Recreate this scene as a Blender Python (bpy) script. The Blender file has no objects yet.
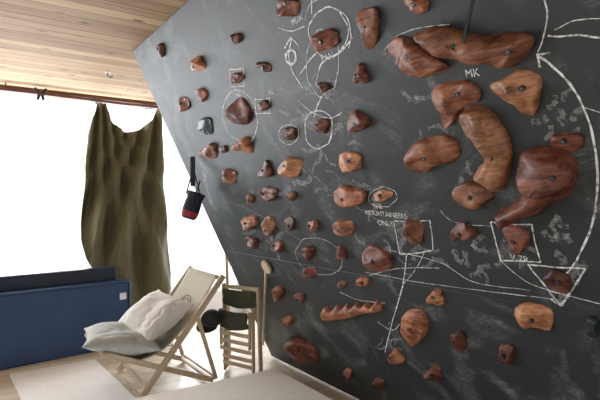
import bpy, bmesh, math, random
from mathutils import Vector, Matrix, noise
random.seed(7)
scene=bpy.context.scene
scene.view_settings.view_transform='Standard'
H=2.4; CH=1.3
YAW=math.atan(334/500)
F=Vector((math.sin(YAW),math.cos(YAW),0)); R=Vector((math.cos(YAW),-math.sin(YAW),0)); Z=Vector((0,0,1))
C=Vector((0,0,CH))
cam=bpy.data.cameras.new('camera'); co=bpy.data.objects.new('camera',cam); scene.collection.objects.link(co)
co.location=C; co.rotation_euler=(math.pi/2,0,-YAW); cam.lens=30; cam.sensor_width=36; cam.shift_y=4/600; cam.clip_start=0.02
scene.camera=co

# ---------- materials
def mat(name,col,rough=0.6,metal=0,spec=None):
    m=bpy.data.materials.new(name); m.use_nodes=True
    b=m.node_tree.nodes['Principled BSDF']
    b.inputs['Base Color'].default_value=(*col,1); b.inputs['Roughness'].default_value=rough; b.inputs['Metallic'].default_value=metal
    if spec is not None: b.inputs['Specular IOR Level'].default_value=spec
    return m
def N(m,t,**kw):
    n=m.node_tree.nodes.new(t)
    for k,v in kw.items(): setattr(n,k,v)
    return n
def L(m,a,b): m.node_tree.links.new(a,b)
def bsdf(m): return m.node_tree.nodes['Principled BSDF']
def ramp(m,stops):
    r=N(m,'ShaderNodeValToRGB'); e=r.color_ramp.elements
    while len(e)<len(stops): e.new(0.5)
    for i,(p,c) in enumerate(stops):
        e[i].position=p; e[i].color=(*c,1) if len(c)==3 else c
    return r
def noisy(name,c1,c2,scale=8,rough=0.6,bump=0.1,stretch=(1,1,1),detail=5,metal=0):
    m=mat(name,c1,rough,metal)
    tc=N(m,'ShaderNodeTexCoord'); mp=N(m,'ShaderNodeMapping'); mp.inputs['Scale'].default_value=stretch
    L(m,tc.outputs['Object'],mp.inputs['Vector'])
    n=N(m,'ShaderNodeTexNoise'); n.inputs['Scale'].default_value=scale; n.inputs['Detail'].default_value=detail
    L(m,mp.outputs[0],n.inputs['Vector'])
    r=ramp(m,[(0.3,c1),(0.7,c2)]); L(m,n.outputs['Fac'],r.inputs[0]); L(m,r.outputs[0],bsdf(m).inputs['Base Color'])
    if bump:
        bp=N(m,'ShaderNodeBump'); bp.inputs['Strength'].default_value=bump; bp.inputs['Distance'].default_value=0.01
        L(m,n.outputs['Fac'],bp.inputs['Height']); L(m,bp.outputs[0],bsdf(m).inputs['Normal'])
    return m
def planks(name,c1,c2,width,length,gap=(0.05,0.03,0.02),rough=0.5,knots=True):
    m=mat(name,c1,rough)
    tc=N(m,'ShaderNodeTexCoord')
    br=N(m,'ShaderNodeTexBrick'); br.offset=0.37
    br.inputs['Scale'].default_value=1; br.inputs['Brick Width'].default_value=length; br.inputs['Row Height'].default_value=width
    br.inputs['Mortar Size'].default_value=0.004; br.inputs['Mortar Smooth'].default_value=0.3
    br.inputs['Color1'].default_value=(0,0,0,1); br.inputs['Color2'].default_value=(1,1,1,1); br.inputs['Mortar'].default_value=(.5,.5,.5,1)
    L(m,tc.outputs['Object'],br.inputs['Vector'])
    mp=N(m,'ShaderNodeMapping'); mp.inputs['Scale'].default_value=(0.6,9,1); L(m,tc.outputs['Object'],mp.inputs['Vector'])
    n=N(m,'ShaderNodeTexNoise'); n.inputs['Scale'].default_value=4; n.inputs['Detail'].default_value=8; n.inputs['Distortion'].default_value=0.8
    L(m,mp.outputs[0],n.inputs['Vector'])
    mx=N(m,'ShaderNodeMix',data_type='FLOAT'); mx.inputs['Factor'].default_value=0.4
    L(m,n.outputs['Fac'],mx.inputs[2]); L(m,br.outputs['Color'],mx.inputs[3])
    r=ramp(m,[(0.25,c1),(0.75,c2)]); L(m,mx.outputs[0],r.inputs[0])
    last=r.outputs[0]
    if knots:
        mp2=N(m,'ShaderNodeMapping'); mp2.inputs['Scale'].default_value=(2.6,6,1); L(m,tc.outputs['Object'],mp2.inputs['Vector'])
        v=N(m,'ShaderNodeTexVoronoi'); v.inputs['Scale'].default_value=1.3; L(m,mp2.outputs[0],v.inputs['Vector'])
        kr=ramp(m,[(0.06,(1,1,1)),(0.17,(0,0,0))]); L(m,v.outputs['Distance'],kr.inputs[0])
        k=N(m,'ShaderNodeMix',data_type='RGBA'); L(m,kr.outputs[0],k.inputs[0]); L(m,last,k.inputs[6]); k.inputs[7].default_value=(c1[0]*.35,c1[1]*.25,c1[2]*.2,1)
        last=k.outputs[2]
    g=N(m,'ShaderNodeMix',data_type='RGBA'); L(m,br.outputs['Fac'],g.inputs[0]); L(m,last,g.inputs[6]); g.inputs[7].default_value=(*gap,1)
    L(m,g.outputs[2],bsdf(m).inputs['Base Color'])
    bp=N(m,'ShaderNodeBump',invert=True); bp.inputs['Strength'].default_value=0.5; bp.inputs['Distance'].default_value=0.01
    L(m,br.outputs['Fac'],bp.inputs['Height']); L(m,bp.outputs[0],bsdf(m).inputs['Normal'])
    return m
M_ceil=planks('ceiling_pine',(0.24,0.135,0.062),(0.52,0.36,0.205),0.115,2.3,gap=(0.07,0.04,0.02),rough=0.75)
M_floor=planks('floor_ash',(0.62,0.53,0.40),(0.82,0.74,0.60),0.14,1.8,gap=(0.4,0.3,0.2),knots=False,rough=0.35)
M_white=noisy('white_paint',(0.85,0.86,0.88),(0.9,0.9,0.92),5,0.5,0.02)
M_frame=noisy('window_frame_paint',(0.93,0.94,0.96),(0.96,0.96,0.98),5,0.5,0.0)
M_palewood=noisy('pale_wood',(0.48,0.38,0.26),(0.66,0.55,0.40),6,0.5,0.08,(8,8,1))
M_ply=noisy('plywood',(0.30,0.2,0.12),(0.42,0.30,0.18),10,0.6,0.05,(1,1,8))
M_black=noisy('black_plastic',(0.012,0.012,0.014),(0.02,0.02,0.022),20,0.5,0.02)
M_steel=noisy('dark_steel',(0.10,0.10,0.11),(0.16,0.16,0.16),20,0.45,0.02,metal=0.9)
M_rod=noisy('rusty_rod',(0.10,0.04,0.03),(0.2,0.09,0.06),12,0.6,0.1)

def holdmat(name,c1,c2):
    m=mat(name,c1,0.5,0,0.4)
    tc=N(m,'ShaderNodeTexCoord')
    oi=N(m,'ShaderNodeObjectInfo')
    sc=N(m,'ShaderNodeVectorMath',operation='SCALE'); sc.inputs[0].default_value=(7,13,19); L(m,oi.outputs['Random'],sc.inputs['Scale'])
    ad=N(m,'ShaderNodeVectorMath',operation='ADD'); L(m,tc.outputs['Object'],ad.inputs[0]); L(m,sc.outputs[0],ad.inputs[1])
    rot=N(m,'ShaderNodeMapping'); rot.inputs['Rotation'].default_value=(0.3,0.5,0.6); rot.inputs['Scale'].default_value=(1,5,2.4); L(m,ad.outputs[0],rot.inputs['Vector'])
    n=N(m,'ShaderNodeTexNoise'); n.inputs['Scale'].default_value=11; n.inputs['Detail'].default_value=10; n.inputs['Distortion'].default_value=0.9; n.inputs['Roughness'].default_value=0.65
    L(m,rot.outputs[0],n.inputs['Vector'])
    n3=N(m,'ShaderNodeTexNoise'); n3.inputs['Scale'].default_value=12; n3.inputs['Detail'].default_value=4; L(m,ad.outputs[0],n3.inputs['Vector'])
    mx=N(m,'ShaderNodeMix',data_type='FLOAT'); mx.inputs['Factor'].default_value=0.4; L(m,n.outputs['Fac'],mx.inputs[2]); L(m,n3.outputs['Fac'],mx.inputs[3])
    dk=tuple(v*.4 for v in c1)
    r=ramp(m,[(0.36,dk),(0.45,c1),(0.62,c2)]); L(m,mx.outputs[0],r.inputs[0])
    hv=N(m,'ShaderNodeHueSaturation'); mr=N(m,'ShaderNodeMapRange'); mr.inputs[3].default_value=0.6; mr.inputs[4].default_value=1.5
    L(m,oi.outputs['Random'],mr.inputs[0]); L(m,mr.outputs[0],hv.inputs['Value']); L(m,r.outputs[0],hv.inputs['Color'])
    L(m,hv.outputs[0],bsdf(m).inputs['Base Color'])
    bsdf(m).inputs['Coat Weight'].default_value=0.12; bsdf(m).inputs['Coat Roughness'].default_value=0.28
    rr_=N(m,'ShaderNodeMapRange'); rr_.inputs[3].default_value=0.32; rr_.inputs[4].default_value=0.7; L(m,n3.outputs['Fac'],rr_.inputs[0]); L(m,rr_.outputs[0],bsdf(m).inputs['Roughness'])
    bp=N(m,'ShaderNodeBump'); bp.inputs['Strength'].default_value=0.5; bp.inputs['Distance'].default_value=0.005
    L(m,n.outputs['Fac'],bp.inputs['Height']); L(m,bp.outputs[0],bsdf(m).inputs['Normal'])
    return m
HM={'d':holdmat('redwood_dark',(0.075,0.021,0.014),(0.22,0.073,0.045)),
    'm':holdmat('redwood_mid',(0.17,0.055,0.027),(0.43,0.185,0.10)),
    'o':holdmat('redwood_orange',(0.24,0.095,0.042),(0.55,0.27,0.14)),
    'g':noisy('slate_resin',(0.012,0.018,0.024),(0.028,0.038,0.046),10,0.4,0.1),
    'b':noisy('bare_wood_disc',(0.5,0.4,0.27),(0.62,0.5,0.36),10,0.5,0.1)}

# ---------- object helpers
def obj_from_bm(bm,name,mats,parent=None,smooth=False,loc=None):
    me=bpy.data.meshes.new(name); 
    bmesh.ops.recalc_face_normals(bm,faces=bm.faces)
    bm.to_mesh(me); bm.free()
    for m in mats: me.materials.append(m)
    if smooth:
        for p in me.polygons: p.use_smooth=True
    o=bpy.data.objects.new(name,me); scene.collection.objects.link(o)
    if parent: o.parent=parent
    if loc is not None: o.location=loc
    return o
def empty(name):
    e=bpy.data.objects.new(name,None); e.empty_display_size=0.1; scene.collection.objects.link(e); return e
def box(name,mn,mx,m,parent=None,bevel=0,rotz=0,seg=2):
    mn=Vector(mn); mx=Vector(mx); c=(mn+mx)/2; s=mx-mn
    bm=bmesh.new(); bmesh.ops.create_cube(bm,size=1); bmesh.ops.scale(bm,vec=s,verts=bm.verts)
    if bevel: bmesh.ops.bevel(bm,geom=bm.edges[:],offset=bevel,segments=seg,affect='EDGES',profile=0.5)
    o=obj_from_bm(bm,name,[m],parent,smooth=False,loc=c); o.rotation_euler=(0,0,rotz); return o
def bar(name,p,q,w,t,m,parent=None,side=None,bevel=0.004):
    p=Vector(p); q=Vector(q); d=q-p; ln=d.length; d.normalize()
    side=Vector(side) if side is not None else Vector((0,1,0))
    s=(side-d*side.dot(d)).normalized(); n=d.cross(s)
    bm=bmesh.new(); bmesh.ops.create_cube(bm,size=1); bmesh.ops.scale(bm,vec=(w,t,ln),verts=bm.verts)
    if bevel: bmesh.ops.bevel(bm,geom=bm.edges[:],offset=bevel,segments=2,affect='EDGES')
    o=obj_from_bm(bm,name,[m],parent)
    M=Matrix((s,n,d)).transposed().to_4x4(); M.translation=(p+q)/2; o.matrix_local=M; return o
def tube(name,pts,r,m,parent=None,cyclic=False,res=3):
    cu=bpy.data.curves.new(name,'CURVE'); cu.dimensions='3D'; cu.bevel_depth=r; cu.bevel_resolution=res; cu.use_fill_caps=True
    sp=cu.splines.new('POLY'); sp.points.add(len(pts)-1)
    for i,p in enumerate(pts): sp.points[i].co=(*p,1)
    sp.use_cyclic_u=cyclic
    o=bpy.data.objects.new(name+'_c',cu); scene.collection.objects.link(o)
    bpy.context.view_layer.update()
    me=bpy.data.meshes.new_from_object(o.evaluated_get(bpy.context.evaluated_depsgraph_get()))
    bpy.data.objects.remove(o)
    me.materials.clear(); me.materials.append(m)
    for p in me.polygons: p.use_smooth=True
    o=bpy.data.objects.new(name,me); scene.collection.objects.link(o)
    if parent: o.parent=parent
    return o

# ---------- room
WY=5.4
box('floor',(-3.2,-2.6,-0.08),(2.9,WY+0.1,0),M_floor)
box('ceiling',(-3.2,-2.6,H),(2.9,WY+0.1,H+0.08),M_ceil)
box('wall_right',(2.8,-2.6,0),(2.9,WY+0.1,H),M_white)
ww=empty('wall_back')
box('sill_panel',(-3.2,WY,0),(2.8,WY+0.1,0.3),M_white,ww)
box('head_panel',(-3.2,WY,2.36),(2.8,WY+0.1,H),M_white,ww)
box('pier_right',(2.72,WY,0.3),(2.8,WY+0.1,2.36),M_white,ww)
box('pier_left',(-3.2,WY,0.3),(-2.9,WY+0.1,2.36),M_white,ww)
wi=empty('window_1')
xs=[-2.88,-1.98,-1.08,-0.12,0.79,1.72,2.68]
for i,x in enumerate(xs):
    box('mullion_%d'%i,(x-0.035,WY+0.01,0.33),(x+0.035,WY+0.07,2.33),M_frame,wi,0.005)
for i,z in enumerate((0.32,1.42,1.78,2.34)):
    box('rail_%d'%i,(-2.9,WY+0.015,z-0.02),(2.72,WY+0.065,z+0.02),M_frame,wi,0.005)
box('window_sill',(-2.9,WY-0.04,0.27),(2.72,WY,0.30),M_frame,wi,0.005)
box('trim_1',(-3.2,WY-0.03,H-0.03),(2.8,WY,H),M_rod)
M_veil=bpy.data.materials.new('glare_veil_white'); M_veil.use_nodes=True; m=M_veil; nt=m.node_tree  # translucent veil material, catches the daylight to bleach the frames
nt.nodes.remove(bsdf(m)); out=nt.nodes['Material Output']
tr=N(m,'ShaderNodeBsdfTransparent'); tl=N(m,'ShaderNodeBsdfTranslucent'); tl.inputs[0].default_value=(0.93,0.95,1,1)
tc=N(m,'ShaderNodeTexCoord'); nn=N(m,'ShaderNodeTexNoise'); nn.inputs['Scale'].default_value=3; L(m,tc.outputs['Object'],nn.inputs['Vector'])
mr=N(m,'ShaderNodeMapRange'); mr.inputs[3].default_value=0.16; mr.inputs[4].default_value=0.22; L(m,nn.outputs['Fac'],mr.inputs[0])
ms=N(m,'ShaderNodeMixShader'); L(m,mr.outputs[0],ms.inputs[0]); L(m,tr.outputs[0],ms.inputs[1]); L(m,tl.outputs[0],ms.inputs[2]); L(m,ms.outputs[0],out.inputs[0])
bm=bmesh.new(); prev=None
for i in range(281):
    x=-2.88+5.56*i/280; y=5.335+0.012*math.sin(i*0.9)+.006*math.sin(i*.37)
    v=(bm.verts.new((x,y,0.31)),bm.verts.new((x,y,2.355)))
    if prev: bm.faces.new((prev[0],v[0],v[1],prev[1]))
    prev=v
obj_from_bm(bm,'window_glare_veil',[M_veil],None,True)  # added veil, not a real curtain: brightens the window and washes out its frames
rod=empty('curtain_rod')
tube('rod',[(-2.8,5.26,2.335),(0.5,5.26,2.34),(1.3,5.26,2.325),(2.3,5.26,2.335)],0.013,M_rod,rod)
for x in (-1.5,0.3,1.95):
    tube('bracket',[(x,5.26,2.335),(x,5.26,2.40)],0.006,M_steel,rod)
for x in (1.06,1.09,1.12,1.56,1.60,1.63):
    tube('clip',[(x+0.022*math.cos(a),5.26,2.322+0.025*math.sin(a)) for a in [k*math.pi/6 for k in range(12)]],0.003,M_black,rod,cyclic=True)
tube('tie',[(1.08,5.25,2.31),(1.10,5.22,2.27),(1.09,5.20,2.22)],0.006,M_black,rod)
cl=empty('spring_clamp')
tube('jaw_1',[(0.53,5.23,2.38),(0.57,5.23,2.33),(0.555,5.23,2.27)],0.013,M_black,cl)
tube('jaw_2',[(0.63,5.23,2.38),(0.59,5.23,2.33),(0.605,5.23,2.27)],0.013,M_black,cl)
tube('pivot',[(0.55,5.23,2.325),(0.61,5.23,2.325)],0.014,M_steel,cl)
hk=empty('ceiling_hook')
tube('hook',[(0.98,4.35,2.40),(0.98,4.35,2.37),(1.0,4.35,2.355),(1.02,4.35,2.37)],0.005,M_steel,hk)
tube('plate',[(0.98,4.35,2.40),(0.98,4.35,2.392)],0.022,M_frame,hk)

# ---------- climbing wall
SL=0.486; X0=2.16
Wd=Vector((-SL,0,1)).normalized(); U=Vector((0,-1,0)); NN=U.cross(Wd).normalized()
P0=Vector((X0,0,0))
def P(u,w,o=0): return P0+U*u+Wd*w+NN*o
def ray(px,py): return F+R*((px-300)/500)+Z*((204-py)/500)
def uw(px,py,off=0):
    d=ray(px,py); base=P0+NN*off
    t=(base-C).dot(NN)/d.dot(NN); p=C+d*t-P0
    return p.dot(U),p.dot(Wd)
YE=3.66
wl=H*math.sqrt(1+SL*SL)
cw=empty('climbing_wall')
M_slate=mat('chalkboard_slate',(0.05,0.055,0.06),0.52,0,0.4)
m=M_slate
tc=N(m,'ShaderNodeTexCoord')
def nz(scale,detail=6,dist=0,st=(1,1,1)):
    mp=N(m,'ShaderNodeMapping'); mp.inputs['Scale'].default_value=st; L(m,tc.outputs['Object'],mp.inputs['Vector'])
    n=N(m,'ShaderNodeTexNoise'); n.inputs['Scale'].default_value=scale; n.inputs['Detail'].default_value=detail; n.inputs['Distortion'].default_value=dist
    L(m,mp.outputs[0],n.inputs['Vector']); return n
n1=nz(2.6,8,1.8); r1=ramp(m,[(0.52,(0,0,0)),(0.80,(1,1,1))]); L(m,n1.outputs['Fac'],r1.inputs[0])
n2=nz(16,8,3,(1,2.5,1)); r2=ramp(m,[(0.45,(0,0,0)),(0.75,(1,1,1))]); L(m,n2.outputs['Fac'],r2.inputs[0])
mu=N(m,'ShaderNodeMath',operation='MULTIPLY'); L(m,r1.outputs[0],mu.inputs[0]); L(m,r2.outputs[0],mu.inputs[1])
ad=N(m,'ShaderNodeMath',operation='MULTIPLY_ADD'); L(m,r1.outputs[0],ad.inputs[0]); ad.inputs[1].default_value=0.15
mm=N(m,'ShaderNodeMath',operation='MULTIPLY'); L(m,mu.outputs[0],mm.inputs[0]); mm.inputs[1].default_value=0.8
L(m,mm.outputs[0],ad.inputs[2])
cmx=N(m,'ShaderNodeMix',data_type='RGBA'); L(m,ad.outputs[0],cmx.inputs[0]); cmx.inputs[6].default_value=(0.027,0.033,0.037,1); cmx.inputs[7].default_value=(0.38,0.40,0.41,1)
L(m,cmx.outputs[2],bsdf(m).inputs['Base Color'])
bp=N(m,'ShaderNodeBump'); bp.inputs['Strength'].default_value=0.08; bp.inputs['Distance'].default_value=0.003; L(m,n2.outputs['Fac'],bp.inputs['Height']); L(m,bp.outputs[0],bsdf(m).inputs['Normal'])
FR=Matrix((U,Wd,NN)).transposed().to_4x4()
def panel(name,u0,u1,w0,w1,o0,o1,mt,bev=0.002,par=None):
    bm=bmesh.new(); bmesh.ops.create_cube(bm,size=1); bmesh.ops.scale(bm,vec=(u1-u0,w1-w0,o1-o0),verts=bm.verts)
    if bev: bmesh.ops.bevel(bm,geom=bm.edges[:],offset=bev,segments=1,affect='EDGES')
    bmesh.ops.translate(bm,vec=((u0+u1)/2,(w0+w1)/2,(o0+o1)/2),verts=bm.verts)
    o=obj_from_bm(bm,name,[mt],par or cw); M=FR.copy(); M.translation=P0; o.matrix_local=M; return o
seamw=uw(290,262)[1]
u0=-YE
panel('panel_low',u0,u0+5.6,0.012,seamw-0.0006,-0.02,0,M_slate)
panel('panel_high',u0,u0+5.6,seamw+0.0006,wl-0.004,-0.02,0,M_slate)
for i in range(10):
    uu=u0+0.03+i*0.6
    panel('stud_%d'%i,uu,uu+0.045,0.08,wl-0.09,-0.11,-0.021,M_ply,0)
bm=bmesh.new()
w=0.14; row=0
while w<wl-0.05:
    u=u0+0.1+(0.1 if row%2 else 0)
    while u<1.2:
        if abs(w-seamw)>0.02:
            ju=random.uniform(-.004,.004)
            cs=[bm.verts.new((u+ju+0.0062*math.cos(a),w+0.0062*math.sin(a),0.0012)) for a in [k*math.pi/4 for k in range(8)]]
            bm.faces.new(cs)
        u+=0.2
    w+=0.15; row+=1
o=obj_from_bm(bm,'t_nut_holes',[M_black],cw); M=FR.copy(); M.translation=P0; o.matrix_local=M

# ---------- holds
def smooth_closed(pts,n=4):
    out=[]; k=len(pts)
    for i in range(k):
        p0,p1,p2,p3=[Vector(pts[(i+j-1)%k]) for j in range(4)]
        for s in range(n):
            t=s/n
            out.append(0.5*((2*p1)+(p2-p0)*t+(2*p0-5*p1+4*p2-p3)*t*t+(3*p1-p0-3*p2+p3)*t*t*t))
    return out
def near_spine(p,sp):
    if len(sp)==1: return sp[0]
    best=None
    for a,b in zip(sp[:-1],sp[1:]):
        ab=b-a; t=max(0,min(1,(p-a).dot(ab)/ab.length_squared)); q=a+ab*t
        if best is None or (q-p).length<(best-p).length: best=q
    return best
def make_hold(outline,colr,height=None,spine=None,bolt=None,lump=1.0,apex=(0,0),n=4,boltr=0.009,facets=3):
    ctr=Vector((sum(p[0] for p in outline)/len(outline),sum(p[1] for p in outline)/len(outline)))
    cu,cv=uw(*ctr)
    rough=[Vector(uw(*p)) for p in outline]
    rr=sum((p-Vector((cu,cv))).length for p in rough)/len(rough)
    h=height if height else 0.60*rr+0.006
    off=h*0.35
    pts=[Vector(uw(*p,off)) for p in smooth_closed(outline,n)]
    sp=[Vector(uw(*p,off)) for p in spine] if spine else [Vector(uw(*ctr,off))+Vector(apex)*rr]
    c0=sum(pts,Vector((0,0)))/len(pts)
    bm=bmesh.new(); K=11; rings=[]
    seed=random.uniform(0,100)
    cuts=[]
    for f in range(facets):
        a=random.uniform(0,6.28); sl=random.uniform(.35,1.0)*h/rr
        cuts.append((math.cos(a)*sl,math.sin(a)*sl,h*random.uniform(.72,.95)))
    for k in range(K+1):
        ph=k/K*math.pi/2
        s=math.cos(ph)**0.85 if k<K else 0.03; z=h*1.12*math.sin(ph)**0.85
        ring=[]
        for p in pts:
            q=near_spine(p,sp); g=q+(p-q)*s
            v=Vector((g.x-c0.x,g.y-c0.y,z))
            if not spine:
                for (ca,cb,cc) in cuts:
                    lim=cc+ca*v.x+cb*v.y
                    if v.z>lim: v.z=max(lim,v.z*0.35)
            d=noise.noise_vector(Vector((v.x*14+seed,v.y*14,v.z*14)))*0.009*lump*min(1.4,rr/0.05)
            d+=noise.noise_vector(Vector((v.x*38+seed,v.y*38,v.z*38)))*0.0034*lump
            if k==0: d.z=0
            ring.append(bm.verts.new(v+d*(0.4 if k==0 else 1)))
        rings.append(ring)
    n_=len(pts)
    for a,b in zip(rings[:-1],rings[1:]):
        for i in range(n_):
            bm.faces.new((a[i],a[(i+1)%n_],b[(i+1)%n_],b[i]))
    if spine is None: bm.faces.new(rings[-1])
    bmesh.ops.remove_doubles(bm,verts=bm.verts,dist=0.0006)
    if spine is not None:
        be=[e for e in bm.edges if e.is_boundary and all(v.co.z>h*0.5 for v in e.verts)]
        if be: bmesh.ops.holes_fill(bm,edges=be)
    for f in bm.faces: f.smooth=True
    bl=[Vector(uw(*b,h)) for b in bolt] if bolt else [sp[len(sp)//2]]
    br=min(boltr,rr*0.22)
    for b in bl:
        bx=Vector((b.x-c0.x,b.y-c0.y)); zz=0
        for v in bm.verts:
            if (Vector((v.co.x,v.co.y))-bx).length<br*1.6: zz=max(zz,v.co.z)
        if zz==0: zz=h*0.85
        for (ra,z0,z1,mi) in ((br,zz-0.008,zz+0.0004,1),(br*0.5,zz-.001,zz+0.001,2)):
            A=[bm.verts.new((bx.x+ra*math.cos(t),bx.y+ra*math.sin(t),z0)) for t in [j*math.pi/6 for j in range(12)]]
            B=[bm.verts.new((bx.x+ra*math.cos(t),bx.y+ra*math.sin(t),z1)) for t in [j*math.pi/6 for j in range(12)]]
            for i in range(12):
                f=bm.faces.new((A[i],A[(i+1)%12],B[(i+1)%12],B[i])); f.material_index=mi
            f=bm.faces.new(B); f.material_index=mi
    o=obj_from_bm(bm,'climbing_hold',[HM[colr],M_black,M_steel])
    M=FR.copy(); M.translation=P(c0.x,c0.y,0.0005); o.matrix_world=M
    return o
def blob(cx,cy,rx,ry,rot=0,kind='e',n=11):
    rx*=.93; ry*=.93
    a0=math.radians(rot); pts=[]
    ph=random.uniform(0,6.28); a2=random.uniform(.05,.14); a3=random.uniform(.05,.14)
    for i in range(n):
        t=2*math.pi*i/n
        r=1+a2*math.cos(2*t+ph)+a3*math.cos(3*t+ph*1.7)+random.uniform(-.07,.07)
        if kind=='t': r=0.92*(1+0.28*math.cos(3*(t+math.pi/2)))+random.uniform(-.05,.05)
        if kind=='q': r=1/max(abs(math.cos(t)),abs(math.sin(t)))**0.55*0.93+random.uniform(-.09,.09)
        x=rx*r*math.cos(t); y=ry*r*math.sin(t)
        pts.append((cx+x*math.cos(a0)-y*math.sin(a0),cy+x*math.sin(a0)+y*math.cos(a0)))
    return pts
small=[
(196,65,8,8,0,'t','o'),(183,105,6,8,0,'q','m'),(200,95,6,7,0,'e','m'),(235,39,6,6,0,'q','d'),(263,67,8,5,20,'e','d'),(160,51,4,8,0,'q','d'),
(237,78,6,6,0,'q','d'),(263,106,7,5,0,'e','d'),(238,113,10,16,-15,'e','d'),(205,127,7,10,-20,'q','g'),(208,152,9,8,20,'t','o'),(243,146,10,8,20,'t','m'),(223,149,4,4,0,'e','d'),
(227,177,9,7,15,'q','m'),(289,134,7,7,0,'q','d'),(320,127,9,8,10,'e','d'),(290,168,11,11,20,'q','o'),(265,171,7,9,0,'t','d'),
(287,8,13,10,10,'q','d'),(324,41,15,11,-15,'q','d'),(359,76,9,12,0,'t','d'),(356,122,12,12,-30,'t','d'),(349,163,12,11,0,'q','o'),(322,87,7,5,0,'e','d'),
(416,5,13,8,10,'e','m'),(566,142,19,10,5,'q','d'),(461,233,15,10,-10,'t','d'),(412,234,11,14,10,'q','m'),(348,197,17,10,12,'q','m'),
(377,260,17,10,30,'q','d'),(457,342,9,11,-10,'q','d'),(505,356,9,12,0,'q','d'),(433,375,10,9,25,'t','d'),(395,358,9,8,0,'t','m'),
(302,352,18,9,35,'e','d'),(347,375,5,6,0,'e','m'),(377,385,7,6,0,'q','d'),(435,298,9,8,10,'t','o'),(558,282,16,10,30,'q','d'),(593,328,7,12,0,'q','g'),
(267,195,9,8,20,'q','d'),(249,199,5,5,0,'e','m'),(290,197,6,5,0,'e','m'),(289,224,6,7,0,'q','d'),(312,226,6,6,0,'e','m'),(343,228,12,8,10,'q','m'),(382,196,9,6,0,'e','o'),
(247,223,9,7,-20,'q','m'),(267,227,7,10,20,'e','o'),(250,243,8,6,20,'q','d'),(277,247,6,5,0,'e','m'),(307,253,8,8,0,'q','d'),(340,254,6,8,0,'t','d'),(309,273,7,5,0,'e','d'),
(277,294,6,8,10,'q','m'),(298,298,6,5,0,'e','d'),(363,282,7,5,0,'q','m'),(341,285,5,4,0,'e','m'),(287,321,6,5,0,'q','m')]
for (cx,cy,rx,ry,ro,kd,cl_) in small:
    make_hold(blob(cx,cy,rx,ry,ro,kd),cl_,apex=(random.uniform(-.25,.25),random.uniform(-.2,.3)),n=3)
make_hold([(357,12),(366,9),(375,11),(377,24),(375,42),(369,51),(363,45),(362,30),(357,22)],'m',0.035)
make_hold([(386,45),(397,38),(410,44),(425,56),(441,64),(445,71),(430,76),(412,77),(396,71),(387,60)],'m',0.06,apex=(-.3,0.1),bolt=[(404,58)],lump=1.4)
make_hold([(419,33),(434,28),(455,30),(480,36),(505,33),(526,35),(529,46),(522,60),(508,69),(490,66),(470,64),(450,61),(432,53),(420,44)],'m',0.06,spine=[(432,41),(460,46),(490,51),(512,49)],bolt=[(452,47),(508,52)],lump=1.9)
make_hold([(431,92),(440,83),(462,81),(475,88),(477,100),(466,110),(452,124),(444,131),(437,127),(438,112),(431,103)],'m',0.05,apex=(0.1,0.25),lump=1.4,bolt=[(452,98)])
make_hold([(490,86),(508,76),(524,71),(539,79),(538,96),(532,115),(524,115),(513,104),(498,98)],'o',0.05,apex=(0.1,0.0),lump=1.3,bolt=[(518,91)])
make_hold([(461,116),(468,107),(482,108),(496,121),(507,140),(510,160),(507,180),(499,192),(487,187),(475,177),(478,168),(485,160),(480,148),(467,132)],'o',0.05,spine=[(472,118),(488,138),(495,155),(493,172),(488,178)],bolt=[(491,158)],lump=1.1)
make_hold([(405,155),(414,143),(431,137),(448,138),(457,149),(452,163),(436,167),(426,172),(412,169),(406,163)],'m',0.055,lump=1.4)
make_hold([(452,192),(460,184),(474,184),(487,190),(493,198),(484,205),(472,210),(459,204)],'m',0.04)
make_hold([(496,211),(508,207),(521,192),(517,172),(522,156),(540,149),(560,152),(574,164),(575,182),(563,199),(545,211),(525,220),(505,224),(496,219)],'d',0.07,spine=[(508,215),(530,204),(545,182),(547,170)],bolt=[(553,178)],lump=1.5)
make_hold([(502,229),(515,226),(529,234),(526,248),(516,255),(507,246)],'d',0.03)
make_hold([(514,310),(525,305),(545,309),(552,318),(547,330),(534,326),(519,328)],'o',0.045,lump=1.3)
make_hold([(401,319),(409,311),(420,312),(427,322),(424,337),(413,348),(404,342),(400,330)],'m',0.045)
top=[(321,312),(326,307),(331,312),(336,305),(341,310),(346,304),(351,309),(356,303),(361,308),(366,302),(371,307),(376,301),(381,306)]
make_hold(top+[(380,311),(365,314),(350,318),(335,321),(323,321)],'m',0.03,spine=[(326,315),(352,312),(376,308)],bolt=[(352,313)],lump=0.4,n=2)

# ---------- chalk drawings
M_chalk=bpy.data.materials.new('chalk'); M_chalk.use_nodes=True; m=M_chalk
b=bsdf(m); b.inputs['Base Color'].default_value=(0.84,0.86,0.87,1); b.inputs['Roughness'].default_value=0.95
tc=N(m,'ShaderNodeTexCoord'); n=N(m,'ShaderNodeTexNoise'); n.inputs['Scale'].default_value=60; n.inputs['Detail'].default_value=5; L(m,tc.outputs['Object'],n.inputs['Vector'])
r=ramp(m,[(0.34,(0.25,0.25,0.25)),(0.56,(0.95,0.95,0.95))]); L(m,n.outputs['Fac'],r.inputs[0]); L(m,r.outputs[0],b.inputs['Alpha'])
M_faint=M_chalk.copy(); M_faint.name='chalk_faint'
for nd in M_faint.node_tree.nodes:
    if nd.bl_idname=='ShaderNodeValToRGB': nd.color_ramp.elements[0].color=(.0,.0,.0,1); nd.color_ramp.elements[1].color=(.17,.17,.17,1)
chalk=empty('chalk_drawing')
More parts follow.
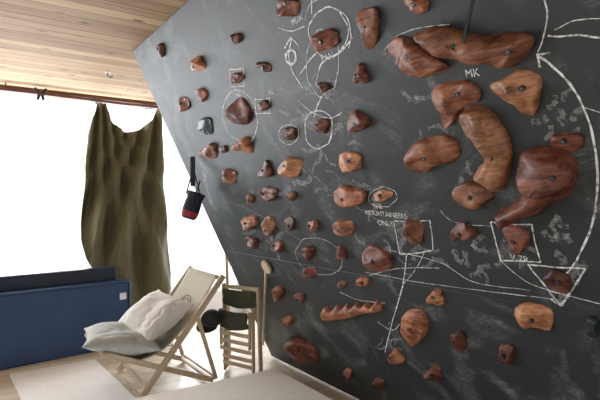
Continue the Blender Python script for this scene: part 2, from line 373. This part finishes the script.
def sm_open(pts,n=6):
    if len(pts)<3: return [Vector(p) for p in pts]
    q=[pts[0]]+list(pts)+[pts[-1]]; out=[]
    for i in range(len(pts)-1):
        p0,p1,p2,p3=[Vector(q[i+j]) for j in range(4)]
        for s in range(n):
            t=s/n; out.append(0.5*((2*p1)+(p2-p0)*t+(2*p0-5*p1+4*p2-p3)*t*t+(3*p1-p0-3*p2+p3)*t*t*t))
    out.append(Vector(pts[-1])); return out
cnt=0
def stroke(pts,wd=0.006,smooth=True,mt_=None):
    global cnt
    pp=sm_open(pts) if smooth else [Vector(p) for p in pts]
    g=[Vector(uw(p[0],p[1])) for p in pp]
    bm=bmesh.new(); prev=None
    if mt_ is None: wd*=.95
    o_=0.0016+0.00001*cnt
    for i,p in enumerate(g):
        a=g[max(0,i-1)]; c=g[min(len(g)-1,i+1)]; t=(c-a)
        if t.length<1e-6: continue
        jt=noise.noise(Vector((p.x*25,p.y*25,cnt)))*.003
        t.normalize(); s=Vector((-t.y,t.x))*wd*0.5*random.uniform(.6,1.25); p=p+Vector((-t.y,t.x))*jt
        v=(bm.verts.new((p.x+s.x,p.y+s.y,o_)),bm.verts.new((p.x-s.x,p.y-s.y,o_)))
        if prev: bm.faces.new((prev[0],v[0],v[1],prev[1]))
        prev=v
    o=obj_from_bm(bm,'stroke_%d'%cnt,[mt_ or M_chalk],chalk); cnt+=1
    M=FR.copy(); M.translation=P0; o.matrix_local=M
def ell(cx,cy,rx,ry,rot=0,**k):
    a0=math.radians(rot+random.uniform(-6,6)); pts=[]
    for i in range(16):
        t=2*math.pi*i/14+0.3; r=1+random.uniform(-.07,.07)
        x=rx*r*math.cos(t); y=ry*r*math.sin(t); pts.append((cx+x*math.cos(a0)-y*math.sin(a0),cy+x*math.sin(a0)+y*math.cos(a0)))
    stroke(pts,**k)
def poly(pts,**k):
    for a,b_ in zip(pts[:-1],pts[1:]):
        mid=((a[0]+b_[0])/2+random.uniform(-1.2,1.2),(a[1]+b_[1])/2+random.uniform(-1.2,1.2)); stroke([a,mid,b_],**k)
ell(241,117,17,26,-8,wd=.006)
poly([(230,69),(244,68),(245,86),(231,87),(230,69)],wd=0.006); poly([(255,99),(270,98),(271,113),(256,114),(255,99)],wd=0.005)
ell(289,134,10,10,wd=0.004); ell(319,129,14,19,0,wd=.006)
stroke([(322,96),(316,110),(314,118)]); ell(323,62,17,33,8,wd=0.0035)
ell(330,32,22,24,-10,wd=.006); stroke([(312,14),(312,0)]); stroke([(340,12),(349,30),(341,50),(322,64),(316,85)],wd=.006)
stroke([(303,88),(293,72),(289,56),(292,38)],wd=.008); poly([(285,48),(291,37),(299,46)],wd=.008); ell(291,57,5,7,wd=0.014)
stroke([(300,74),(310,60),(318,52)]); stroke([(298,100),(312,112),(330,118),(342,112)],wd=.004)
stroke([(545,0),(548,14),(545,32),(538,52)],wd=.005); poly([(548,36),(575,35),(600,38)],wd=.005)
stroke([(538,55),(562,74),(582,103),(594,140),(598,180),(592,225),(576,262)],wd=0.007); poly([(550,52),(537,54),(541,67)],wd=.007)
stroke([(585,108),(600,112)],wd=.003)
poly([(394,221),(430,220),(433,250),(400,254),(394,221)],wd=.005); poly([(491,222),(532,224),(541,262),(501,260),(491,222)],wd=.006)
poly([(528,264),(585,268),(561,305),(528,264)],wd=.0065); poly([(551,299),(562,306),(570,293)],wd=.005)
stroke([(500,260),(530,283),(575,297),(600,303)],wd=.004); stroke([(575,262),(568,272),(560,276)],wd=.005)
stroke([(407,254),(403,285),(393,320),(385,352)],wd=.006); stroke([(403,285),(415,270),(425,252)],wd=.003)
ell(319,256,25,17,10,wd=0.003); stroke([(365,272),(420,282),(480,290),(555,299)],wd=.003)
stroke([(390,250),(440,262),(475,282),(530,290)],wd=.003); stroke([(385,50),(398,36),(420,28),(450,24)],wd=.003)
stroke([(300,160),(330,190),(370,215),(395,232)],wd=.008,mt_=M_faint); stroke([(370,275),(400,268),(440,268)],wd=.003)
stroke([(225,200),(260,215),(300,240),(330,262)],wd=.008,mt_=M_faint); stroke([(440,210),(455,222),(490,226)],wd=.003)
stroke([(555,30),(575,20),(600,18)],wd=.003); poly([(380,190),(372,198),(380,205)],wd=.003)
stroke([(340,292),(360,300),(385,303)],wd=.004); ell(383,197,14,10,wd=.003); stroke([(378,322),(392,330),(400,324)],wd=.003)
stroke([(305,20),(310,5),(318,0)],wd=.004); stroke([(278,27),(292,31),(305,26)],wd=.004)
for (cx,cy,s) in ((440,110,26),(322,95,16),(385,235,20),(300,180,18),(560,285,18),(330,140,20),(515,245,16),(475,180,18),(265,240,16),(395,340,14),(420,262,20),(300,120,14),(560,240,20),(340,180,20),(560,110,20),(470,260,20)):
    for j in range(7):
        a=random.uniform(0,6.28); x=cx+random.uniform(-s,s); y=cy+random.uniform(-s,s)*.8
        stroke([(x,y),(x+s*.4*math.cos(a),y+s*.4*math.sin(a)),(x+s*.8*math.cos(a+.4),y+s*.8*math.sin(a+.4))],wd=random.uniform(.008,.03),mt_=M_faint)
def text(s,px,py,hpx,rot=0):
    global cnt
    u,w=uw(px,py); u2,w2=uw(px,py-hpx); size=abs(w2-w)*1.35
    cu=bpy.data.curves.new('t','FONT'); cu.body=s; cu.size=size; cu.align_x='CENTER'; cu.align_y='CENTER'
    o=bpy.data.objects.new('t',cu); scene.collection.objects.link(o); bpy.context.view_layer.update()
    me=bpy.data.meshes.new_from_object(o.evaluated_get(bpy.context.evaluated_depsgraph_get())); bpy.data.objects.remove(o)
    me.materials.clear(); me.materials.append(M_chalk)
    o=bpy.data.objects.new('lettering_%d'%cnt,me); cnt+=1; scene.collection.objects.link(o); o.parent=chalk
    M=FR.copy(); M.translation=P(u,w,0.0045); o.matrix_local=M@Matrix.Rotation(rot,4,'Z')
text('MK',473,73,9,-.1); text('MEAN',298,20,6.5); text('RAN',328,57,8,-.1); text('MOUNTAINEERS',386,214,5.2,-.06); text('ONLY',386,223,5.5,-.06); text('THE',378,206,5)
text('FAR',239,95,5); text('KG',272,92,5); text('V 7R',520,258,6.5,-.1); text('FAR',240,69,4)

st=empty('webbing_strap')
a=P(*uw(478,-14),0.012); b_=P(*uw(480,36),0.085)
bar('webbing',a,b_,0.012,0.003,M_black,st,side=U,bevel=0); bar('buckle',b_.lerp(a,.15),b_.lerp(a,.35),0.018,0.008,M_black,st,side=U)

pd=empty('wooden_paddle')
u1,w1=uw(265,268,.03); u2,w2=uw(262,345,.03)
tube('handle',[P(u1,w1,.02),P(u2,max(w2,.05),.02)],0.010,M_palewood,pd)
bm=bmesh.new(); ra=.05
A=[bm.verts.new((ra*math.cos(t),ra*math.sin(t),.008)) for t in [j*math.pi/16 for j in range(32)]]
B=[bm.verts.new((ra*math.cos(t),ra*math.sin(t),.028)) for t in [j*math.pi/16 for j in range(32)]]
for i in range(32): bm.faces.new((A[i],A[(i+1)%32],B[(i+1)%32],B[i]))
bm.faces.new(B); bm.faces.new(A)
bmesh.ops.bevel(bm,geom=[e for e in bm.edges if abs(e.verts[0].co.z-e.verts[1].co.z)<1e-5],offset=.004,segments=2,affect='EDGES')
o=obj_from_bm(bm,'head',[HM['b']],pd); M=FR.copy(); M.translation=P(u1,w1,0); o.matrix_local=M

# ---------- chalk bag
M_navy=noisy('bag_fabric_navy',(0.015,0.018,0.035),(0.03,0.035,0.06),30,0.8,0.1)
M_red=noisy('bag_fabric_red',(0.30,0.03,0.03),(0.40,0.05,0.04),30,0.8,0.1)
bag=empty('chalk_bag')
A=P(*uw(197,156),0.035); bc=A-Z*0.33
bm=bmesh.new(); prof=[(0.0,-0.105),(0.04,-0.105),(0.056,-0.09),(0.062,-0.05),(0.060,0.02),(0.057,0.028),(0.057,0.045),(0.060,0.051),(0.066,0.085),(0.058,0.09),(0.048,0.08),(0.045,-0.05),(0,-0.06)]
rings=[]
for (r_,z_) in prof:
    rings.append([bm.verts.new((max(r_,.0005)*math.cos(t)*1.0,max(r_,.0005)*math.sin(t)*0.8,z_)) for t in [k*2*math.pi/24 for k in range(24)]])
for k,(a_,b2) in enumerate(zip(rings[:-1],rings[1:])):
    for i in range(24):
        f=bm.faces.new((a_[i],a_[(i+1)%24],b2[(i+1)%24],b2[i])); f.smooth=True; f.material_index=1 if k==2 else 0
o=obj_from_bm(bm,'pouch',[M_navy,M_red],bag,loc=bc); o.rotation_euler=(0.1,0.3,0)
tube('cord_1',[A,A-Z*.1+R*.01,bc+Z*.08+R*.05],0.005,M_black,bag); tube('cord_2',[A,A-Z*.12-R*.01,bc+Z*.08-R*.045],0.005,M_black,bag)
bar('brush_handle',bc+Vector((-.02,-.05,0.02)),bc+Vector((0.03,-.06,0.17)),0.014,0.01,M_black,bag)
bar('belt_webbing',A+Z*.01,A-Z*.20,0.034,0.005,M_navy,bag,side=R)

# ---------- curtain (canvas tarp gathered at two points)
M_cur=noisy('olive_canvas',(0.105,0.098,0.050),(0.150,0.140,0.078),60,0.85,0.15)
def uny(px,py,Y):
    d=ray(px,py); t=Y/d.y; p=C+d*t; return p.x,p.z
Lp=[(98,103),(92,118),(88,135),(86,152),(84,170),(83,187),(82,205),(81,223),(81,240),(86,258),(97,276),(110,296),(124,316)]
Rp=[(160,109),(162,125),(163,140),(163,155),(163,170),(163,187),(164,205),(166,223),(169,240),(172,258),(173,272),(171,288),(163,304)]
def interp(lst,t):
    x=t*(len(lst)-1); i=min(int(x),len(lst)-2); f=x-i
    return lst[i][0]*(1-f)+lst[i+1][0]*f, lst[i][1]*(1-f)+lst[i+1][1]*f
bm=bmesh.new(); NU,NV=220,110; g=[]
for j in range(NV+1):
    t=j/NV; row=[]
    lx,ly=interp(Lp,t); rx,ry=interp(Rp,t)
    for i in range(NU+1):
        s=i/NU
        sd_=min(1,max(0,(s-.12)/.84))
        dip=(26*math.sin(math.pi*sd_**0.85)**0.7)*(1-t)**2.0
        px=lx+(rx-lx)*s; py=ly+(ry-ly)*s+dip+2.0*math.sin(s*14)*t
        x,z=uny(px,py,5.12)
        # three systems of long folds: left gather, right gather, diagonal swags
        aA=math.atan2(px-101,py-66); aB=math.atan2(px-160,py-78)
        dA=math.hypot(px-101,py-95); dB=math.hypot(px-158,py-100)
        wA=1/(1+(dA/max(dB,1))**4); wB=1-wA
        f1=math.cos(aA*44+.5); f2=math.cos(aB*30+.3)
        f1=f1*abs(f1)**-.3 if abs(f1)>1e-3 else 0; f2=f2*abs(f2)**-.3 if abs(f2)>1e-3 else 0
        amp=0.022+0.06*min(1,min(dA,dB)/90)
        y=5.12-amp*(wA*f1+wB*f2)
        y+=0.035*noise.noise(Vector((px*.06+py*.012,py*.012,3)))+0.012*noise.noise(Vector((px*.2+py*.05,py*.03,9)))
        band=(px-(157-0.30*(py-110)))
        y-=0.045*math.exp(-(band/5)**2)*min(1,max(0,(py-112)/50))
        row.append(bm.verts.new((x,max(min(y,5.235),4.97),z)))
    g.append(row)
for j in range(NV):
    for i in range(NU):
        bm.faces.new((g[j][i],g[j][i+1],g[j+1][i+1],g[j+1][i]))
o=obj_from_bm(bm,'curtain',[M_cur],None,True)
sd=o.modifiers.new('s','SOLIDIFY'); sd.thickness=0.003

# ---------- blue gym mat
M_blue=noisy('blue_vinyl',(0.020,0.056,0.155),(0.028,0.072,0.19),4,0.45,0.05)
M_navy2=noisy('dark_blue_vinyl',(0.010,0.018,0.042),(0.016,0.028,0.058),4,0.4,0.05)
mt=empty('gym_mat'); mt.location=(1.27,4.70,0); mt.rotation_euler=(0,0,math.radians(9))
def lbox(name,mn,mx,m_,par,bev,seg=3):
    return box(name,mn,mx,m_,par,bev,0,seg)
lbox('front_leaf',(-1.9,0,0.0),(0,0.10,0.60),M_blue,mt,0.02)
lbox('back_leaf',(-2.0,0.105,0.0),(-0.09,0.205,0.72),M_navy2,mt,0.02)
lbox('label',(-0.11,-0.0025,0.43),(-0.05,0.0005,0.49),M_white,mt,0)
lbox('welt_top',(-1.88,-0.004,0.575),(-0.02,0.002,0.583),M_navy2,mt,0)
lbox('welt_side',(-0.03,-0.004,0.02),(-0.022,0.002,0.58),M_navy2,mt,0)

# ---------- wire basket
bk=empty('wire_basket')
bx,by=1.47,4.55
for z_,s_ in ((0.01,.10),(0.1,.108),(0.2,.116),(0.31,.125)):
    tube('hoop',[(bx-s_,by-s_,z_),(bx+s_,by-s_,z_),(bx+s_,by+s_,z_),(bx-s_,by+s_,z_)],0.004 if z_<.3 else .007,M_steel,bk,cyclic=True)
for k in range(6):
    f=-1+2*k/5
    for sx,sy in ((f,-1),(f,1),(-1,f),(1,f)):
        tube('wire',[(bx+sx*.10,by+sy*.10,.01),(bx+sx*.125,by+sy*.125,.31)],0.0025,M_steel,bk)
for k in range(6):
    f=-1+2*k/5; tube('base_wire',[(bx+f*.1,by-.1,.008),(bx+f*.1,by+.1,.008)],0.0025,M_steel,bk)

# ---------- deck chair
M_canvas=noisy('natural_canvas',(0.42,0.38,0.30),(0.50,0.45,0.37),80,0.9,0.1)
M_print=noisy('canvas_print',(0.20,0.16,0.13),(0.27,0.23,0.19),80,0.9,0.1)
dc=empty('deck_chair')
yn,yf=3.36,3.98
for i,y in enumerate((yn,yf)):
    bar('long_rail_%d'%i,(1.57,y,0.775),(0.98,y,0.016),0.024,0.042,M_palewood,dc,side=(0,1,0))
    yy=y+(0.028 if i==0 else -0.028)
    bar('seat_rail_%d'%i,(0.74,yy,0.33),(1.50,yy,0.018),0.024,0.038,M_palewood,dc,side=(0,1,0))
    y3=y+(-0.024 if i==0 else 0.024)
    bar('prop_%d'%i,(1.36,y3,0.50),(1.50,y3,0.04),0.018,0.028,M_palewood,dc,side=(0,1,0))
bar('top_bar',(1.555,yn-0.01,0.755),(1.555,yf+0.01,0.755),0.03,0.03,M_palewood,dc,side=(0,0,1),bevel=.008)
bar('front_bar',(0.745,yn,0.328),(0.745,yf,0.328),0.03,0.03,M_palewood,dc,side=(0,0,1),bevel=.008)
bar('foot_bar',(1.02,yn,0.06),(1.02,yf,0.06),0.022,0.03,M_palewood,dc,side=(0,0,1))
bar('rear_bar',(1.47,yn,0.035),(1.47,yf,0.035),0.022,0.03,M_palewood,dc,side=(0,0,1))
bar('cross_bar',(1.50,yn-.03,0.05),(1.50,yf+.03,0.05),0.018,0.018,M_palewood,dc,side=(0,0,1))
def sling(t):
    a=Vector((1.54,0,0.775)); c=Vector((1.10,0,0.02)); e=Vector((0.745,0,0.345))
    return a*(1-t)**2+c*2*t*(1-t)+e*t*t
bm=bmesh.new(); g=[]
for j in range(31):
    t=j/30; p=sling(t); row=[]
    for i in range(13):
        s=i/12; y=yn+0.035+(yf-yn-0.07)*s
        row.append(bm.verts.new((p.x,y,p.z-0.02*math.sin(math.pi*s)*math.sin(math.pi*t))))
    g.append(row)
for j in range(30):
    for i in range(12): bm.faces.new((g[j][i],g[j][i+1],g[j+1][i+1],g[j+1][i]))
o=obj_from_bm(bm,'canvas_sling',[M_canvas],dc,True); sd=o.modifiers.new('s','SOLIDIFY'); sd.thickness=0.004
def onsling(t,s):
    p=sling(t); d=(sling(t+.01)-sling(t-.01)).normalized(); nrm=Vector((-abs(d.z),0,abs(d.x)))
    return Vector((p.x,yn+0.035+(yf-yn-0.07)*s,p.z-0.02*math.sin(math.pi*s)*math.sin(math.pi*t)))+nrm*0.006
for k,rad in enumerate((1.0,0.78,0.35)):
    tube('print_ring_%d'%k,[onsling(0.20+0.075*rad*math.sin(a),0.5+0.2*rad*math.cos(a)) for a in [q*math.pi/16 for q in range(32)]],0.0035,M_print,dc,cyclic=True,res=1)

# ---------- pillows
def pillow(name,loc,sx,sy,h,rot,mt_):
    bm=bmesh.new(); n_=56; 
    for sg in (1,-1):
        g=[]
        for i in range(n_+1):
            row=[]
            for j in range(n_+1):
                u=-1+2*i/n_; v=-1+2*j/n_
                pin=1-0.12*(1-abs(u)**2)*abs(v)**3; pin2=1-0.12*(1-abs(v)**2)*abs(u)**3
                e=max(0,(1-abs(u)**2.4))**.55*max(0,(1-abs(v)**2.4))**.55
                edge=max(abs(u),abs(v))
                wr=noise.noise(Vector((u*1.4+sx*9,v*1.4,sg*2.0)))*0.16-(1-abs(noise.noise(Vector((u*2+v*1.4,v*1.3-u*1.0,7+sx))))*2)**5*0.06*(.4+edge)
                row.append(bm.verts.new((u*sx*pin2,v*sy*pin,sg*h*e*(1+wr*2.2))))
            g.append(row)
        for i in range(n_):
            for j in range(n_): bm.faces.new((g[i][j],g[i+1][j],g[i+1][j+1],g[i][j+1]))
    bmesh.ops.remove_doubles(bm,verts=bm.verts,dist=0.0008)
    o=obj_from_bm(bm,name,[mt_],None,True,loc); o.rotation_euler=rot; return o
M_pw=noisy('pillow_white',(0.70,0.69,0.67),(0.78,0.77,0.75),40,0.9,0.05)
M_pg=noisy('pillow_linen',(0.42,0.45,0.44),(0.52,0.55,0.52),40,0.9,0.05)
pillow('pillow',(1.13,3.62,0.485),0.22,0.25,0.10,(0.12,math.radians(-33),0.15),M_pw)
pillow('pillow',(0.90,3.60,0.36),0.25,0.27,0.085,(0.0,math.radians(8),-0.2),M_pg)

# ---------- folding chair (folded, standing beside the wall)
M_olive=noisy('dark_olive_canvas',(0.045,0.05,0.032),(0.075,0.08,0.05),50,0.9,0.1)
fc=empty('folding_chair')
cA=Vector((1.71,3.60,0)); cB=Vector((1.84,3.28,0)); sd_=(cB-cA).normalized(); bk_=Vector((-sd_.y,sd_.x,0))
if bk_.x>0: bk_=-bk_
def fp(s,z,o=0,lean=-0.05): return cA+(cB-cA)*s+bk_*(o+(-lean)*z)+Z*z
for i,s in enumerate((0.0,1.0)):
    bar('back_rail_%d'%i,fp(s,0.014),fp(s,0.68),0.02,0.034,M_palewood,fc,side=sd_)
    s2=0.09 if i==0 else 0.91
    bar('front_leg_%d'%i,fp(s2,0.014,0.05),fp(s2,0.52,0.03),0.018,0.028,M_palewood,fc,side=sd_)
    bar('seat_side_%d'%i,fp(s2,0.22,0.085),fp(s2,0.50,0.07),0.018,0.024,M_palewood,fc,side=sd_)
bar('top_rail',fp(0.0,.66,0.0),fp(1.0,.66,0.0),0.03,0.016,M_palewood,fc,side=Z)
def sheet(name,s0,s1,z0,z1,o,m_,sag=0.02):
    bm=bmesh.new(); g=[]
    for j in range(11):
        row=[]
        for i in range(9):
            s=s0+(s1-s0)*i/8; z=z0+(z1-z0)*j/10
            row.append(bm.verts.new(fp(s,z-0.02*math.sin(math.pi*i/8)*(1-j/10),o+sag*math.sin(math.pi*i/8)+.006*math.sin(i*2+j))))
        g.append(row)
    for j in range(10):
        for i in range(8): bm.faces.new((g[j][i],g[j][i+1],g[j+1][i+1],g[j+1][i]))
    o_=obj_from_bm(bm,name,[m_],fc,True); s_=o_.modifiers.new('s','SOLIDIFY'); s_.thickness=.004
sheet('back_canvas',0.03,0.97,0.53,0.645,0.02,M_olive)
sheet('seat_canvas',0.10,0.92,0.38,0.50,0.10,M_olive,0.03)
for i,z in enumerate((0.08,0.13,0.20,0.26,0.32)):
    bar('slat_%d'%i,fp(0.05,z,0.085 if z>.17 else .06),fp(0.95,z,0.085 if z>.17 else .06),0.03,0.012,M_palewood,fc,side=Z)

# ---------- cap hung on the chair
M_cap=noisy('cap_fabric',(0.025,0.028,0.028),(0.05,0.052,0.05),40,0.85,0.1)
cap=empty('brimmed_cap'); 
bm=bmesh.new(); rings=[]
for k in range(9):
    ph=k/8*math.pi/2
    rings.append([bm.verts.new((0.085*math.cos(ph)*math.cos(t)+.0001*math.cos(t),0.075*math.cos(ph)*math.sin(t)+.0001*math.sin(t),0.085*math.sin(ph)**.9 if k else 0)) for t in [j*math.pi/12 for j in range(24)]])
for a_,b2 in zip(rings[:-1],rings[1:]):
    for i in range(24): bm.faces.new((a_[i],a_[(i+1)%24],b2[(i+1)%24],b2[i]))
o=obj_from_bm(bm,'crown',[M_cap],cap,True); s_=o.modifiers.new('s','SOLIDIFY'); s_.thickness=.003
bm=bmesh.new(); g=[]
for k in range(7):
    f=k/6
    g.append([bm.verts.new((0.085*math.cos(t)+0.07*f*max(0,math.cos(t))**.6,0.075*math.sin(t)*(1+0.05*f),-0.012*f-0.8*(0.075*math.sin(t))**2*f)) for t in [(-75+150*j/16)*math.pi/180 for j in range(17)]])
for a_,b2 in zip(g[:-1],g[1:]):
    for i in range(16): bm.faces.new((a_[i],a_[i+1],b2[i+1],b2[i]))
o=obj_from_bm(bm,'brim',[M_black],cap,True); s_=o.modifiers.new('s','SOLIDIFY'); s_.thickness=.003
cap.location=fp(0.15,0.43,0.205)
cap.rotation_euler=(-0.25,0.25,math.radians(215))

# ---------- pole + mattress + pale slab for floor glare
bar('wooden_pole',(1.86,3.86,0.0),(1.80,3.80,0.96),0.022,0.022,M_palewood,None)
M_matt=noisy('mattress_ticking',(0.76,0.73,0.68),(0.84,0.81,0.76),30,0.9,0.05)
M_pipe=noisy('mattress_piping',(0.40,0.35,0.30),(0.48,0.42,0.36),30,0.8,0.05)
ma=empty('mattress')
def soft(name,mn,mx,m_,par):
    o=box(name,mn,mx,m_,par,0.035,0,5)
    for p in o.data.polygons: p.use_smooth=True
    return o
soft('body',(0.25,0.9,0.0),(1.74,2.90,0.20),M_matt,ma)
for z_ in (0.182,0.025):
    x0,x1,y0,y1=0.255,1.735,0.905,2.895
    tube('piping',[(x0+.03,y0,z_),(x1-.03,y0,z_),(x1,y0+.03,z_),(x1,y1-.03,z_),(x1-.03,y1,z_),(x0+.03,y1,z_),(x0,y1-.03,z_),(x0,y0+.03,z_)],0.006,M_pipe,ma,cyclic=True)
M_glare=noisy('floor_glare_pale',(0.84,0.84,0.83),(0.90,0.90,0.89),60,0.95,0.3)
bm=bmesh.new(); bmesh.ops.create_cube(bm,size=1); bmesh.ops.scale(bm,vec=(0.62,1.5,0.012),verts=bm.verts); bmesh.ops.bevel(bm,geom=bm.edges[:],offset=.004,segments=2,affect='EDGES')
rg=obj_from_bm(bm,'floor_glare_slab',[M_glare],None,False,(0.62,3.64,0.006)); rg.rotation_euler=(0,0,0.05)  # near-white slab stands in for bright glare on the floor boards

# ---------- lights
w=bpy.data.worlds.new('world'); scene.world=w; w.use_nodes=True
bg=w.node_tree.nodes['Background']; bg.inputs[0].default_value=(1.0,0.99,0.97,1); bg.inputs[1].default_value=1.12
def area(name,loc,rot,sx,sy,en,col):
    l=bpy.data.lights.new(name,'AREA'); l.shape='RECTANGLE'; l.size=sx; l.size_y=sy; l.energy=en; l.color=col
    o=bpy.data.objects.new(name,l); scene.collection.objects.link(o); o.location=loc; o.rotation_euler=rot; return o
area('window_daylight',(0,WY+0.6,1.5),(math.radians(-90),0,0),6,2.6,420,(0.93,0.965,1))
